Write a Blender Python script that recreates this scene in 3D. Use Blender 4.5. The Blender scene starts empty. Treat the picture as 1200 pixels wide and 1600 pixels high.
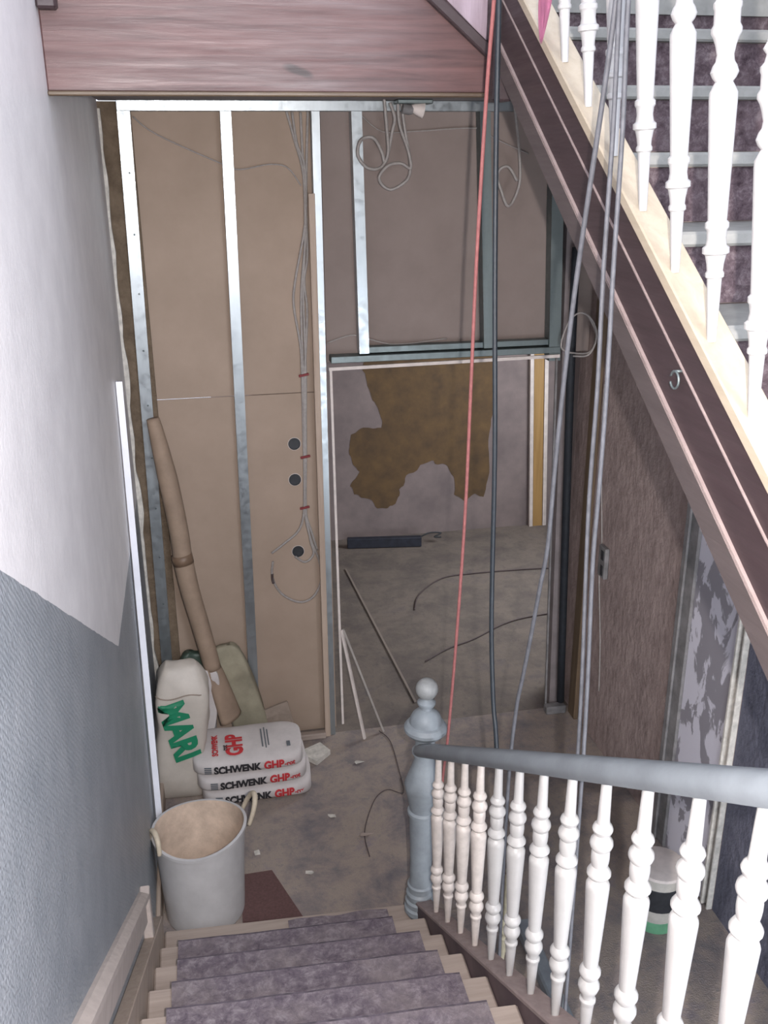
import bpy, bmesh, math, random
from mathutils import Vector, Matrix, noise
random.seed(7)
PI = math.pi
SC = bpy.context.scene
COL = SC.collection

# ------------------------------------------------------------------ camera
EYE = Vector((0.0, 0.0, 3.06))
PITCH, YAW, ROLL = math.radians(20.57), math.radians(11.15), math.radians(-0.375)
fwd = Vector((math.sin(YAW) * math.cos(PITCH), math.cos(YAW) * math.cos(PITCH), -math.sin(PITCH)))
r0 = Vector((math.cos(YAW), -math.sin(YAW), 0.0))
u0 = r0.cross(fwd)
cam_r = math.cos(ROLL) * r0 + math.sin(ROLL) * u0
cam_u = -math.sin(ROLL) * r0 + math.cos(ROLL) * u0
cd = bpy.data.cameras.new('camera')
cam = bpy.data.objects.new('camera', cd)
COL.objects.link(cam)
cd.sensor_fit = 'VERTICAL'
cd.sensor_height = 36.0
cd.sensor_width = 27.0
cd.lens = 1500.0 * 36.0 / 1600.0
cd.clip_start = 0.02
M = Matrix.Identity(4)
for i in range(3):
    M[i][0] = cam_r[i]
    M[i][1] = cam_u[i]
    M[i][2] = -fwd[i]
    M[i][3] = EYE[i]
cam.matrix_world = M
SC.camera = cam

# ------------------------------------------------------------------ light
FLASH_W = 320.0
WORLD_S = 2.3
DAY_W = 110.0
ROOM_W = 75.0
HALL_W = 45.0
w = bpy.data.worlds.new('stairwell_daylight')
SC.world = w
w.use_nodes = True
w.node_tree.nodes['Background'].inputs[0].default_value = (0.80, 0.86, 1.0, 1)
w.node_tree.nodes['Background'].inputs[1].default_value = WORLD_S

ld = bpy.data.lights.new('camera_flash', 'POINT')
ld.energy = FLASH_W
ld.color = (1.0, 0.93, 0.90)
ld.shadow_soft_size = 0.012
lo = bpy.data.objects.new('camera_flash', ld)
lo.location = EYE + cam_r * 0.085 + cam_u * 0.012
COL.objects.link(lo)

ld = bpy.data.lights.new('stair_window_daylight', 'AREA')
ld.energy = DAY_W
ld.color = (0.84, 0.90, 1.0)
ld.shape = 'RECTANGLE'
ld.size, ld.size_y = 1.0, 1.6
lo = bpy.data.objects.new('stair_window_daylight', ld)
lo.location = (1.3, -1.3, 3.7)
lo.rotation_euler = (Vector((-0.3, 2.2, 1.6)) - Vector((1.3, -1.3, 3.7))).to_track_quat('-Z', 'Y').to_euler()
COL.objects.link(lo)

ld = bpy.data.lights.new('back_room_daylight', 'AREA')
ld.energy = ROOM_W
ld.color = (0.92, 0.95, 1.0)
ld.shape = 'RECTANGLE'
ld.size, ld.size_y = 1.2, 1.4
lo = bpy.data.objects.new('back_room_daylight', ld)
lo.location = (3.2, 5.9, 1.7)
lo.rotation_euler = (Vector((1.5, 6.2, 0.3)) - Vector((3.2, 5.9, 1.7))).to_track_quat('-Z', 'Y').to_euler()
COL.objects.link(lo)

ld = bpy.data.lights.new('lower_hall_fill', 'AREA')  # added fill lamp to brighten the right wall and door, no known source
ld.energy = HALL_W
ld.color = (0.90, 0.94, 1.0)
ld.shape = 'RECTANGLE'
ld.size, ld.size_y = 0.9, 1.3
lo = bpy.data.objects.new('lower_hall_fill', ld)
lo.location = (1.2, 0.1, 1.0)
lo.rotation_euler = (Vector((1.9, 3.4, 0.9)) - Vector((1.2, 0.1, 1.0))).to_track_quat('-Z', 'Y').to_euler()
COL.objects.link(lo)

SC.view_settings.view_transform = 'Standard'
SC.view_settings.look = 'None'
SC.view_settings.gamma = 1.0
SC.view_settings.use_curve_mapping = False
SC.view_settings.exposure = 0.0

# ------------------------------------------------------------------ materials
def lin(c):
    c = c / 255.0
    return c / 12.92 if c <= 0.04045 else ((c + 0.055) / 1.055) ** 2.4

def rgb(r, g, b):
    return (lin(r), lin(g), lin(b), 1.0)

MATS = {}

class NT:
    def __init__(self, name):
        self.m = bpy.data.materials.new(name)
        self.m.use_nodes = True
        self.t = self.m.node_tree
        self.b = self.t.nodes['Principled BSDF']
        self.pos = self.t.nodes.new('ShaderNodeNewGeometry').outputs['Position']
    def n(self, kind, **kw):
        nd = self.t.nodes.new(kind)
        for k, v in kw.items():
            setattr(nd, k, v)
        return nd
    def link(self, a, b):
        self.t.links.new(a, b)
    def val(self, sock, v):
        if hasattr(v, 'default_value') or hasattr(v, 'is_output'):
            self.link(v, sock)
        else:
            sock.default_value = v
    def math(self, op, a, b=0.0, clamp=False):
        nd = self.n('ShaderNodeMath', operation=op, use_clamp=clamp)
        self.val(nd.inputs[0], a)
        self.val(nd.inputs[1], b)
        return nd.outputs[0]
    def coords(self, scale=(1, 1, 1), rot=(0, 0, 0)):
        mp = self.n('ShaderNodeMapping')
        self.link(self.pos, mp.inputs['Vector'])
        mp.inputs['Scale'].default_value = scale
        mp.inputs['Rotation'].default_value = rot
        return mp.outputs[0]
    def noise(self, scale, detail=4.0, rough=0.6, vec=None, dist=0.0):
        nd = self.n('ShaderNodeTexNoise')
        self.link(vec if vec is not None else self.pos, nd.inputs['Vector'])
        nd.inputs['Scale'].default_value = scale
        nd.inputs['Detail'].default_value = detail
        nd.inputs['Roughness'].default_value = rough
        nd.inputs['Distortion'].default_value = dist
        return nd.outputs['Fac']
    def ramp(self, fac, stops, interp='LINEAR'):
        nd = self.n('ShaderNodeValToRGB')
        cr = nd.color_ramp
        cr.interpolation = interp
        while len(cr.elements) < len(stops):
            cr.elements.new(0.5)
        for e, (p, c) in zip(cr.elements, stops):
            e.position = p
            e.color = c if hasattr(c, '__len__') else (c, c, c, 1)
        self.link(fac, nd.inputs[0])
        return nd.outputs[0]
    def mix(self, fac, a, b):
        nd = self.n('ShaderNodeMix', data_type='RGBA')
        self.val(nd.inputs[0], fac)
        self.val(nd.inputs[6], a)
        self.val(nd.inputs[7], b)
        return nd.outputs[2]
    def xyz(self):
        s = self.n('ShaderNodeSeparateXYZ')
        self.link(self.pos, s.inputs[0])
        return s.outputs
    def bump(self, h, strength=0.3, dist=0.01):
        nd = self.n('ShaderNodeBump')
        nd.inputs['Strength'].default_value = strength
        nd.inputs['Distance'].default_value = dist
        self.link(h, nd.inputs['Height'])
        self.link(nd.outputs[0], self.b.inputs['Normal'])
    def done(self, col, rough=0.7, metal=0.0, spec=None):
        self.val(self.b.inputs['Base Color'], col)
        self.val(self.b.inputs['Roughness'], rough)
        self.b.inputs['Metallic'].default_value = metal
        if spec is not None:
            self.b.inputs['Specular IOR Level'].default_value = spec
        return self.m

def mat(name, c, rough=0.6, var=0.10, scale=14.0, bump=0.0, metal=0.0, spec=None, stretch=(1, 1, 1), c2=None):
    """plain painted / raw surface with soft mottling; c2 = a second colour mixed by the noise"""
    if name in MATS:
        return MATS[name]
    t = NT(name)
    f = t.noise(scale, 5.0, 0.62, t.coords(stretch))
    base = rgb(*c)
    if c2 is None:
        lo_ = tuple(max(0, v * (1 - 2 * var)) for v in base[:3]) + (1,)
        hi_ = tuple(min(1, v * (1 + 1.2 * var)) for v in base[:3]) + (1,)
    else:
        lo_, hi_ = rgb(*c2), base
    col = t.ramp(f, [(0.30, lo_), (0.68, hi_)])
    if bump:
        t.bump(t.noise(scale * 4, 4.0, 0.7, t.coords(stretch)), bump, 0.006)
    MATS[name] = t.done(col, rough, metal, spec)
    return MATS[name]

# left wall: off-white above, blue-grey dado below a line that follows the stair and then runs level
def make_wall_left():
    t = NT('painted_wall_paper')
    x, y, z = t.xyz()
    rise = t.math('MAXIMUM', t.math('MULTIPLY', t.math('SUBTRACT', 3.022, y), 0.622), 0.0)
    wob = t.math('MULTIPLY', t.math('SUBTRACT', t.noise(9.0), 0.5), 0.012)
    line = t.math('ADD', t.math('ADD', rise, 1.488), wob)
    low = t.math('LESS_THAN', z, line)
    f = t.noise(7.0, 6.0, 0.65)
    white = t.ramp(f, [(0.3, rgb(208, 205, 206)), (0.7, rgb(224, 221, 221))])
    grey = t.ramp(f, [(0.3, rgb(126, 132, 138)), (0.7, rgb(146, 150, 155))])
    col = t.mix(low, white, grey)
    wv = t.n('ShaderNodeTexWave', wave_type='BANDS', bands_direction='DIAGONAL')
    t.link(t.coords((1, 1, 1)), wv.inputs['Vector'])
    wv.inputs['Scale'].default_value = 34.0
    wv.inputs['Distortion'].default_value = 5.0
    wv.inputs['Detail'].default_value = 3.0
    wv.inputs['Detail Scale'].default_value = 2.0
    h = t.math('ADD', t.math('MULTIPLY', wv.outputs['Fac'], low), t.math('MULTIPLY', t.noise(60.0), 0.8))
    t.bump(h, 0.35, 0.004)
    return t.done(col, 0.42, 0.0, 0.35)
WALLPAPER = make_wall_left()

def make_brown_plaster(name, dark, light, pale, ang=0.7):
    t = NT(name)
    f = t.noise(5.0, 8.0, 0.7, t.coords((1, 1, 1)), 0.6)
    st = t.noise(16.0, 4.0, 0.6, t.coords((1, 3.2, 0.9), (ang, 0, 0)))
    col = t.ramp(f, [(0.28, rgb(*dark)), (0.55, rgb(*light)), (0.78, rgb(*pale))])
    col2 = t.ramp(st, [(0.35, rgb(*dark)), (0.62, rgb(*pale))])
    col = t.mix(0.38, col, col2)
    t.bump(t.math('ADD', st, t.noise(40.0, 5.0)), 0.7, 0.012)
    return t.done(col, 0.9)

def make_wall_right():
    t = NT('old_right_wall')
    x, y, z = t.xyz()
    f = t.noise(5.0, 8.0, 0.7, None, 0.6)
    st = t.noise(11.0, 5.0, 0.65, t.coords((1, 2.2, 0.8), (0.7, 0, 0)))
    brown = t.mix(0.4, t.ramp(f, [(0.28, rgb(130, 114, 112)), (0.55, rgb(164, 146, 142)), (0.78, rgb(182, 164, 160))]),
                  t.ramp(st, [(0.35, rgb(112, 98, 94)), (0.62, rgb(174, 158, 152))]))
    blue = t.ramp(f, [(0.3, rgb(76, 78, 92)), (0.7, rgb(110, 110, 124))])
    near = t.math('LESS_THAN', y, 2.93)
    t.bump(t.math('ADD', st, t.noise(40.0, 5.0)), 0.6, 0.012)
    return t.done(t.mix(near, brown, blue), 0.88)

def make_floor(name, cols, sc=3.0):
    t = NT(name)
    f = t.noise(sc * 1.3, 10.0, 0.72, None, 0.25)
    g = t.noise(sc * 9, 5.0, 0.7)
    s = t.noise(150.0, 2.0, 0.5)
    col = t.ramp(f, [(0.32, rgb(*cols[0])), (0.47, rgb(*cols[1])), (0.56, rgb(*cols[2])), (0.70, rgb(*cols[3]))])
    col = t.mix(t.math('MULTIPLY', t.math('GREATER_THAN', g, 0.60), 0.35), col, rgb(*cols[4]))
    col = t.mix(t.math('MULTIPLY', t.math('GREATER_THAN', s, 0.70), 0.5), col, rgb(176, 166, 158))
    t.bump(t.math('ADD', g, s), 0.5, 0.006)
    return t.done(col, 0.92, 0.0, 0.2)

def make_carpet(name, cols, sc=26.0):
    t = NT(name)
    f = t.noise(sc, 9.0, 0.78, None, 0.3)
    g = t.noise(4.0, 6.0, 0.7)
    col = t.ramp(f, [(0.34, rgb(*cols[0])), (0.5, rgb(*cols[1])), (0.64, rgb(*cols[2]))])
    col = t.mix(t.ramp(g, [(0.46, 0.0), (0.66, 0.65)]), col, rgb(*cols[3]))
    t.bump(f, 0.9, 0.010)
    return t.done(col, 0.95, 0.0, 0.1)

def make_wood(name, c1, c2, rough=0.5, axis='X', sc=1.0, bump=0.2, knots=False, spec=None):
    t = NT(name)
    stretch = {'X': (0.9, 16, 16), 'Y': (16, 0.9, 16), 'Z': (16, 16, 0.9)}[axis]
    st = tuple(v * sc for v in stretch)
    f = t.noise(2.2, 7.0, 0.66, t.coords(st), 0.5)
    g = t.noise(1.6, 3.0, 0.5, t.coords((1.2, 1.2, 1.2)))
    col = t.ramp(f, [(0.30, rgb(*c1)), (0.68, rgb(*c2))])
    col = t.mix(t.ramp(g, [(0.4, 0.0), (0.7, 0.4)]), col, rgb(*c2))
    if knots:
        k = t.noise(5.0, 2.0, 0.4, t.coords((1, 1, 2.0)))
        col = t.mix(t.ramp(k, [(0.70, 0.0), (0.74, 0.8)]), col, rgb(*[v * 0.45 for v in c1]))
    t.bump(f, bump, 0.006)
    rg = t.ramp(t.noise(3.0, 5.0, 0.7, t.coords(st)), [(0.3, max(0, rough - 0.12)), (0.7, min(1, rough + 0.15))])
    return t.done(col, rg, 0.0, spec)

def make_mottled_door():
    t = NT('half_stripped_paint')
    f = t.noise(5.5, 5.0, 0.55, t.coords((1, 1.5, 0.8)), 0.5)
    col = t.ramp(f, [(0.49, rgb(206, 204, 214)), (0.515, rgb(140, 137, 144))])
    t.bump(t.noise(20.0), 0.2, 0.005)
    return t.done(col, 0.7)

def make_metal(name, c, rough):
    t = NT(name)
    f = t.noise(3.0, 6.0, 0.7, t.coords((12, 12, 1.0)))
    col = t.ramp(f, [(0.3, rgb(*[v * 0.95 for v in c])), (0.7, rgb(*c))])
    rg = t.ramp(t.noise(30.0, 3.0), [(0.3, rough - 0.08), (0.7, rough + 0.1)])
    t.bump(t.noise(14.0, 3.0, 0.5, t.coords((1, 1, 0.5))), 0.12, 0.004)
    return t.done(col, rg, 0.85)

BROWN_WALL = make_brown_plaster('bare_brown_plaster', (82, 69, 55), (106, 91, 74), (128, 112, 94))
WALL_R = make_wall_right()
FLOOR_L = make_floor('dusty_landing_floor', [(106, 102, 106), (136, 126, 122), (150, 138, 128), (126, 118, 124), (108, 108, 112)])
FLOOR_P = make_floor('dusty_passage_floor', [(98, 90, 88), (112, 104, 98), (124, 114, 106), (104, 98, 98), (88, 84, 86)], 2.2)
CARPET_A = make_carpet('worn_stair_carpet', [(88, 80, 90), (120, 110, 118), (154, 146, 150), (148, 138, 138)])
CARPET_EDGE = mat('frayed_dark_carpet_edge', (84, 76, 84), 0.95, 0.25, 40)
CARPET_B = make_carpet('mottled_riser_carpet', [(92, 76, 82), (140, 122, 128), (186, 170, 172), (134, 114, 118)], 34.0)
BEAM_WOOD = make_wood('varnished_red_brown_wood', (60, 40, 40), (96, 68, 66), 0.44, 'X', 1.0, 0.22, True, 0.42)
DARK_WOOD = make_wood('dark_brown_painted_wood', (48, 36, 38), (58, 45, 47), 0.5, 'Y', 1.0, 0.15)
STRING_IN = mat('dull_purple_brown_paint', (92, 76, 80), 0.6, 0.12)
CAP_MAUVE = make_wood('dusty_mauve_wood', (132, 116, 114), (158, 142, 138), 0.6, 'Y')
CREAM = make_wood('cream_painted_wood', (160, 147, 128), (176, 164, 145), 0.5, 'Y', 1.0, 0.05)
PALE_WOOD = make_wood('bare_pale_wood', (140, 127, 118), (168, 154, 144), 0.65, 'X')
BATTEN = make_wood('pine_batten', (156, 136, 120), (182, 164, 148), 0.6, 'Z')
OCHRE_WOOD = make_wood('ochre_pine', (146, 114, 68), (172, 138, 88), 0.55, 'Z')
SKIRT = make_wood('dusty_cream_skirting', (168, 156, 150), (192, 180, 172), 0.5, 'Y', 1.0, 0.05)
SKIRT2 = make_wood('worn_beige_string', (150, 134, 122), (172, 156, 142), 0.55, 'Y', 1.0, 0.05)
WHITE_PAINT = mat('white_gloss_paint', (180, 178, 176), 0.36, 0.03, 20, 0.06)
WHITE_SOFT = mat('white_satin_paint', (170, 169, 168), 0.4, 0.03, 20, 0.04)
WHITE_DUSTY = mat('dusty_cream_paint', (206, 197, 190), 0.45, 0.08, 30, 0.06)
OLD_CREAM = mat('aged_cream_paint', (206, 196, 168), 0.5, 0.1, 30)
GREY_PAINT = mat('blue_grey_paint', (142, 150, 156), 0.5, 0.08, 18, 0.08)
GREY_DUSTY = mat('dusty_grey_paint', (150, 152, 152), 0.55, 0.12, 24, 0.08)
RAIL_PAINT = mat('dusty_grey_handrail', (130, 136, 141), 0.5, 0.08, 9, 0.05)
GALV = make_metal('galvanised_steel', (176, 184, 188), 0.36)
GALV_DULL = make_metal('dull_galvanised_steel', (126, 136, 136), 0.5)
PLASTER_WHITE = mat('broken_white_plaster', (200, 196, 188), 0.8, 0.14, 30, 0.3)
CEIL = mat('dusty_soffit', (138, 130, 128), 0.8, 0.12, 10)
FAR_WALL = mat('mauve_old_plaster', (136, 124, 122), 0.9, 0.12, 4, 0.2, c2=(112, 102, 102))
OCHRE = mat('ochre_distemper', (104, 82, 54), 0.85, 0.2, 7, 0.2, c2=(78, 62, 46))
BOARD = mat('brown_fibre_board', (168, 149, 133), 0.8, 0.06, 3.0, 0.12, c2=(156, 138, 122))
BOARD_GREY = mat('grey_brown_fibre_board', (142, 129, 123), 0.85, 0.06, 3.0, 0.12, c2=(130, 117, 111))
WHITE_EDGE = mat('white_board_edge', (214, 204, 198), 0.6, 0.08)
BEAD_MAT = mat('white_plastic_bead', (226, 228, 236), 0.28, 0.03, 10, 0, 0.0, 0.6)
TUB_OUT = mat('white_tub_plastic', (186, 184, 184), 0.55, 0.05, 12, 0.05)
TUB_IN = mat('mortar_smeared_plastic', (198, 178, 160), 0.75, 0.12, 12, 0.2)
TUB_HANDLE = mat('grimy_cream_plastic', (186, 174, 154), 0.6, 0.1, 30)
BAG_PAPER = mat('white_bag_paper', (196, 190, 188), 0.7, 0.06, 10, 0.15)
SACK_PLASTIC = mat('off_white_sack_plastic', (188, 180, 170), 0.5, 0.06, 8, 0.15)
KRAFT = mat('kraft_paper', (150, 130, 112), 0.75, 0.08, 10, 0.15)
KRAFT_GREY = mat('grey_kraft_paper', (148, 134, 122), 0.75, 0.1, 14, 0.2)
PALE_SACK = mat('pale_green_grey_sack', (148, 142, 122), 0.7, 0.12, 9, 0.2)
GREEN_BAG = mat('dark_green_plastic', (62, 78, 68), 0.45, 0.15, 12, 0.2)
INK_BLACK = mat('black_print', (40, 38, 42), 0.7, 0.05)
INK_RED = mat('red_print', (186, 46, 52), 0.7, 0.05)
INK_GREEN = mat('green_print', (22, 124, 88), 0.6, 0.05)
INK_GREY = mat('grey_print', (92, 98, 104), 0.7, 0.05)
CABLE_GREY = mat('grey_cable_sheath', (156, 150, 146), 0.55, 0.08, 60)
CABLE_LIGHT = mat('dusty_grey_rope', (84, 85, 90), 0.6, 0.14, 40)
CABLE_BLUE = mat('dark_blue_cable', (38, 44, 50), 0.5, 0.15, 50)
CABLE_DARK = mat('dark_wire', (78, 66, 66), 0.6, 0.1, 50)
PINK_CORD = mat('faded_red_cord', (152, 94, 92), 0.7, 0.1, 60)
PINK_CLOTH = mat('pink_cloth', (212, 140, 172), 0.8, 0.08, 20)
RED_CLIP = mat('dark_red_clip', (126, 44, 48), 0.6, 0.1)
BLACK_PL = mat('black_plastic', (42, 44, 48), 0.5, 0.15, 40)
BLACK_PIPE = mat('black_foam_pipe', (34, 38, 44), 0.7, 0.2, 30)
BAR_BLUE = mat('dark_blue_metal', (40, 44, 56), 0.5, 0.2, 20)
MAT_RED = mat('dark_red_brown_felt', (96, 70, 68), 0.95, 0.12, 90, 0.5)
TREAD_GREY = mat('dusty_grey_tread', (136, 135, 130), 0.6, 0.1, 18, 0.1)
MOTTLED = make_mottled_door()
JAMB_GREY = mat('chipped_grey_paint', (124, 122, 122), 0.6, 0.18, 14, 0.2)
GREEN_BAND = mat('green_plastic', (96, 150, 116), 0.5, 0.1)
PAIL_MAT = mat('cloudy_white_plastic', (176, 172, 164), 0.45, 0.12, 16)

# ------------------------------------------------------------------ builders
def link_mesh(name, bm, m, parent=None, smooth=False):
    me = bpy.data.meshes.new(name)
    bmesh.ops.recalc_face_normals(bm, faces=bm.faces)
    if parent is not None:
        p = parent
        off = Vector((0, 0, 0))
        while p is not None:
            off += Vector(p.location)
            p = p.parent
        bmesh.ops.translate(bm, verts=bm.verts, vec=-off)
    bm.to_mesh(me)
    bm.free()
    if smooth:
        for p in me.polygons:
            p.use_smooth = True
    me.materials.append(m)
    o = bpy.data.objects.new(name, me)
    COL.objects.link(o)
    if parent is not None:
        o.parent = parent
    return o

def tag(o, label, cat, group=None):
    o['label'] = label
    o['category'] = cat
    if group:
        o['group'] = group
    return o

def struct(o):
    o['kind'] = 'structure'
    return o

def thing(name, label, cat, loc=(0, 0, 0), group=None):
    o = bpy.data.objects.new(name, None)
    o.empty_display_size = 0.05
    o.location = loc
    COL.objects.link(o)
    return tag(o, label, cat, group)

def soft(o, ang=35):
    """smooth shading that keeps hard edges"""
    me = o.data
    for p in me.polygons:
        p.use_smooth = True
    bm = bmesh.new()
    bm.from_mesh(me)
    for e in bm.edges:
        if len(e.link_faces) == 2 and e.calc_face_angle(0) > math.radians(ang):
            e.smooth = False
    bm.to_mesh(me)
    bm.free()
    return o

def add_box(bm, x0, x1, y0, y1, z0, z1, bev=0.0, seg=1):
    r = bmesh.ops.create_cube(bm, size=1.0)
    vs = r['verts']
    for v in vs:
        v.co = Vector(((x0 + x1) / 2 + v.co.x * (x1 - x0), (y0 + y1) / 2 + v.co.y * (y1 - y0), (z0 + z1) / 2 + v.co.z * (z1 - z0)))
    if bev:
        es = list({e for v in vs for e in v.link_edges})
        bmesh.ops.bevel(bm, geom=es, offset=bev, segments=seg, profile=0.5, affect='EDGES')
    return bm

def box(name, m, x0, x1, y0, y1, z0, z1, parent=None, bev=0.0, seg=1):
    return link_mesh(name, add_box(bmesh.new(), x0, x1, y0, y1, z0, z1, bev, seg), m, parent)

def add_prism(bm, pts, vec):
    """closed 3-D polygon extruded along vec"""
    vec = Vector(vec)
    a = [bm.verts.new(Vector(p)) for p in pts]
    b = [bm.verts.new(Vector(p) + vec) for p in pts]
    bm.faces.new(a)
    bm.faces.new(list(reversed(b)))
    n = len(pts)
    for i in range(n):
        bm.faces.new((a[i], a[(i + 1) % n], b[(i + 1) % n], b[i]))
    return bm

def prism(name, m, pts, vec, parent=None, bev=0.0):
    bm = add_prism(bmesh.new(), pts, vec)
    if bev:
        bmesh.ops.bevel(bm, geom=list(bm.edges), offset=bev, segments=1, affect='EDGES')
    return link_mesh(name, bm, m, parent)

def catmull(pts, n=6):
    P = [Vector(p) for p in pts]
    if len(P) < 3:
        return P
    out = []
    for i in range(len(P) - 1):
        p0, p1, p2, p3 = P[max(i - 1, 0)], P[i], P[i + 1], P[min(i + 2, len(P) - 1)]
        for k in range(n):
            s = k / n
            out.append(0.5 * (2 * p1 + (p2 - p0) * s + (2 * p0 - 5 * p1 + 4 * p2 - p3) * s * s + (3 * p1 - p0 - 3 * p2 + p3) * s ** 3))
    out.append(P[-1])
    return out

def add_tube(bm, pts, r, seg=8, sm=6, flat=1.0):
    P = catmull(pts, sm) if sm else [Vector(p) for p in pts]
    n = len(P)
    rad = (lambda s: r) if not callable(r) else r
    t = (P[1] - P[0]).normalized()
    nrm = t.orthogonal().normalized()
    rings = []
    for i, p in enumerate(P):
        t2 = (P[min(i + 1, n - 1)] - P[max(i - 1, 0)]).normalized()
        nrm = (nrm - t2 * nrm.dot(t2))
        nrm = nrm.normalized() if nrm.length > 1e-6 else t2.orthogonal().normalized()
        b = t2.cross(nrm)
        rr = rad(i / (n - 1))
        rings.append([bm.verts.new(p + nrm * rr * math.cos(2 * PI * k / seg) + b * rr * flat * math.sin(2 * PI * k / seg)) for k in range(seg)])
    for i in range(n - 1):
        for k in range(seg):
            bm.faces.new((rings[i][k], rings[i][(k + 1) % seg], rings[i + 1][(k + 1) % seg], rings[i + 1][k]))
    bm.faces.new(list(reversed(rings[0])))
    bm.faces.new(rings[-1])
    return bm

def tube(name, m, pts, r, parent=None, seg=8, sm=6, flat=1.0):
    return link_mesh(name, add_tube(bmesh.new(), pts, r, seg, sm, flat), m, parent, True)

def add_lathe(bm, prof, seg=20, origin=(0, 0, 0), mat_=None):
    """profile (r, z) turned about z; mat_ maps to world"""
    O = Vector(origin)
    rings = []
    for r, z in prof:
        ring = []
        for k in range(seg):
            p = Vector((r * math.cos(2 * PI * k / seg), r * math.sin(2 * PI * k / seg), z))
            if mat_ is not None:
                p = mat_ @ p
            ring.append(bm.verts.new(p + O))
        rings.append(ring)
    for i in range(len(rings) - 1):
        for k in range(seg):
            bm.faces.new((rings[i][k], rings[i][(k + 1) % seg], rings[i + 1][(k + 1) % seg], rings[i + 1][k]))
    bm.faces.new(list(reversed(rings[0])))
    bm.faces.new(rings[-1])
    return bm

def lathe(name, m, prof, origin, parent=None, seg=24, mat_=None, ang=30):
    return soft(link_mesh(name, add_lathe(bmesh.new(), prof, seg, origin, mat_), m, parent), ang)

def add_bar(bm, p, q, wx, wy, up=(0, 0, 1)):
    """rectangular stick from p to q"""
    p, q = Vector(p), Vector(q)
    t = (q - p).normalized()
    s = t.cross(Vector(up)).normalized()
    u = s.cross(t)
    c = [p + s * a * wx / 2 + u * b * wy / 2 for a, b in ((-1, -1), (1, -1), (1, 1), (-1, 1))]
    return add_prism(bm, c, q - p)

def stick(name, m, p, q, wx, wy, parent=None, up=(0, 0, 1), bev=0.0):
    bm = add_bar(bmesh.new(), p, q, wx, wy, up)
    if bev:
        bmesh.ops.bevel(bm, geom=list(bm.edges), offset=bev, segments=1, affect='EDGES')
    return link_mesh(name, bm, m, parent)

def pillow_y(x, z, w, d, h, px=7.0, pz=3.2):
    """half depth of a stuffed bag at (x, z) measured from its centre"""
    a = min(1.0, abs(2 * x / w)) ** px
    b = min(1.0, abs(2 * z / h)) ** pz
    return d / 2 * max(0.0, 1 - a) ** 0.25 * max(0.0, 1 - b) ** 0.25

def add_pillow(bm, w, d, h, seed=0, amp=0.004, nx=26, nz=22, fr=9.0):
    """stuffed bag: front and back skins over an x-z outline, closed at the rim; centred at the origin"""
    def P(i, k, s):
        # concentrate samples near the rim
        x = math.sin((i / nx - 0.5) * PI) * w / 2
        z = math.sin((k / nz - 0.5) * PI) * h / 2
        y = pillow_y(x, z, w, d, h) * s
        v = Vector((x, y, z))
        n_ = noise.noise_vector(v * fr + Vector((seed * 3.7, s * 1.3, seed)))
        return v + Vector(n_) * amp
    V = {}
    for s in (-1, 1):
        for i in range(nx + 1):
            for k in range(nz + 1):
                rim = i in (0, nx) or k in (0, nz)
                key = (i, k, 0 if rim else s)
                if key not in V:
                    V[key] = bm.verts.new(P(i, k, 0 if rim else s))
    for s in (-1, 1):
        for i in range(nx):
            for k in range(nz):
                q = [V.get((a, b, s)) or V.get((a, b, 0)) for a, b in ((i, k), (i + 1, k), (i + 1, k + 1), (i, k + 1))]
                bm.faces.new(q if s < 0 else list(reversed(q)))
    return bm

def text_bm(s, size, bold=0.0, squeeze=1.0):
    """letters as a flat mesh in the x-y plane, origin at the left of the baseline"""
    cu = bpy.data.curves.new('letters', 'FONT')
    cu.body = s
    cu.size = size
    cu.offset = bold
    cu.resolution_u = 3
    cu.space_character = 1.0
    ob = bpy.data.objects.new('letters', cu)
    COL.objects.link(ob)
    dg = bpy.context.evaluated_depsgraph_get()
    dg.update()
    ev = ob.evaluated_get(dg)
    me = ev.to_mesh()
    bm = bmesh.new()
    bm.from_mesh(me)
    ev.to_mesh_clear()
    bpy.data.objects.remove(ob)
    bpy.data.curves.remove(cu)
    for v in bm.verts:
        v.co.x *= squeeze
    bmesh.ops.subdivide_edges(bm, edges=[e for e in bm.edges if e.calc_length() > size * 0.25], cuts=2)
    return bm

# ------------------------------------------------------------------ the setting
XL, XR = -0.329, 2.004
YP = 4.574                      # front of the metal partition
struct(box('wall_left', WALLPAPER, XL - 0.25, XL, -0.9, YP - 0.012, -0.05, 5.2))
struct(box('wall_right', WALL_R, XR, XR + 0.22, -0.9, YP + 0.18, -0.05, 5.2))
struct(box('floor', FLOOR_L, XL - 0.05, XR + 0.05, 0.2, YP + 0.02, -0.12, 0.0))
struct(box('floor', FLOOR_P, 0.2, 3.6, YP + 0.02, 7.5, -0.12, 0.0))
struct(box('wall_far', FAR_WALL, 0.1, 3.7, 7.423, 7.6, -0.05, 3.3))
struct(box('wall_passage_left', FAR_WALL, 0.25, 0.42, YP + 0.10, 7.423, 0.0, 3.28))
struct(box('wall_passage_right', FAR_WALL, 3.35, 3.5, YP + 0.10, 7.423, 0.0, 3.28))
struct(box('wall_behind_stairs', FAR_WALL, XR, 3.5, YP + 0.18, YP + 0.3, 0.0, 3.28))
struct(box('ceiling', CEIL, XL, 3.5, 2.90, YP + 0.10, 3.275, 3.36))
struct(box('ceiling', CEIL, 0.25, 3.5, YP + 0.10, 7.5, 3.28, 3.4))
struct(box('floor', TREAD_GREY, XL, XR, 2.99, YP + 0.3, 3.44, 3.52))
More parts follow.
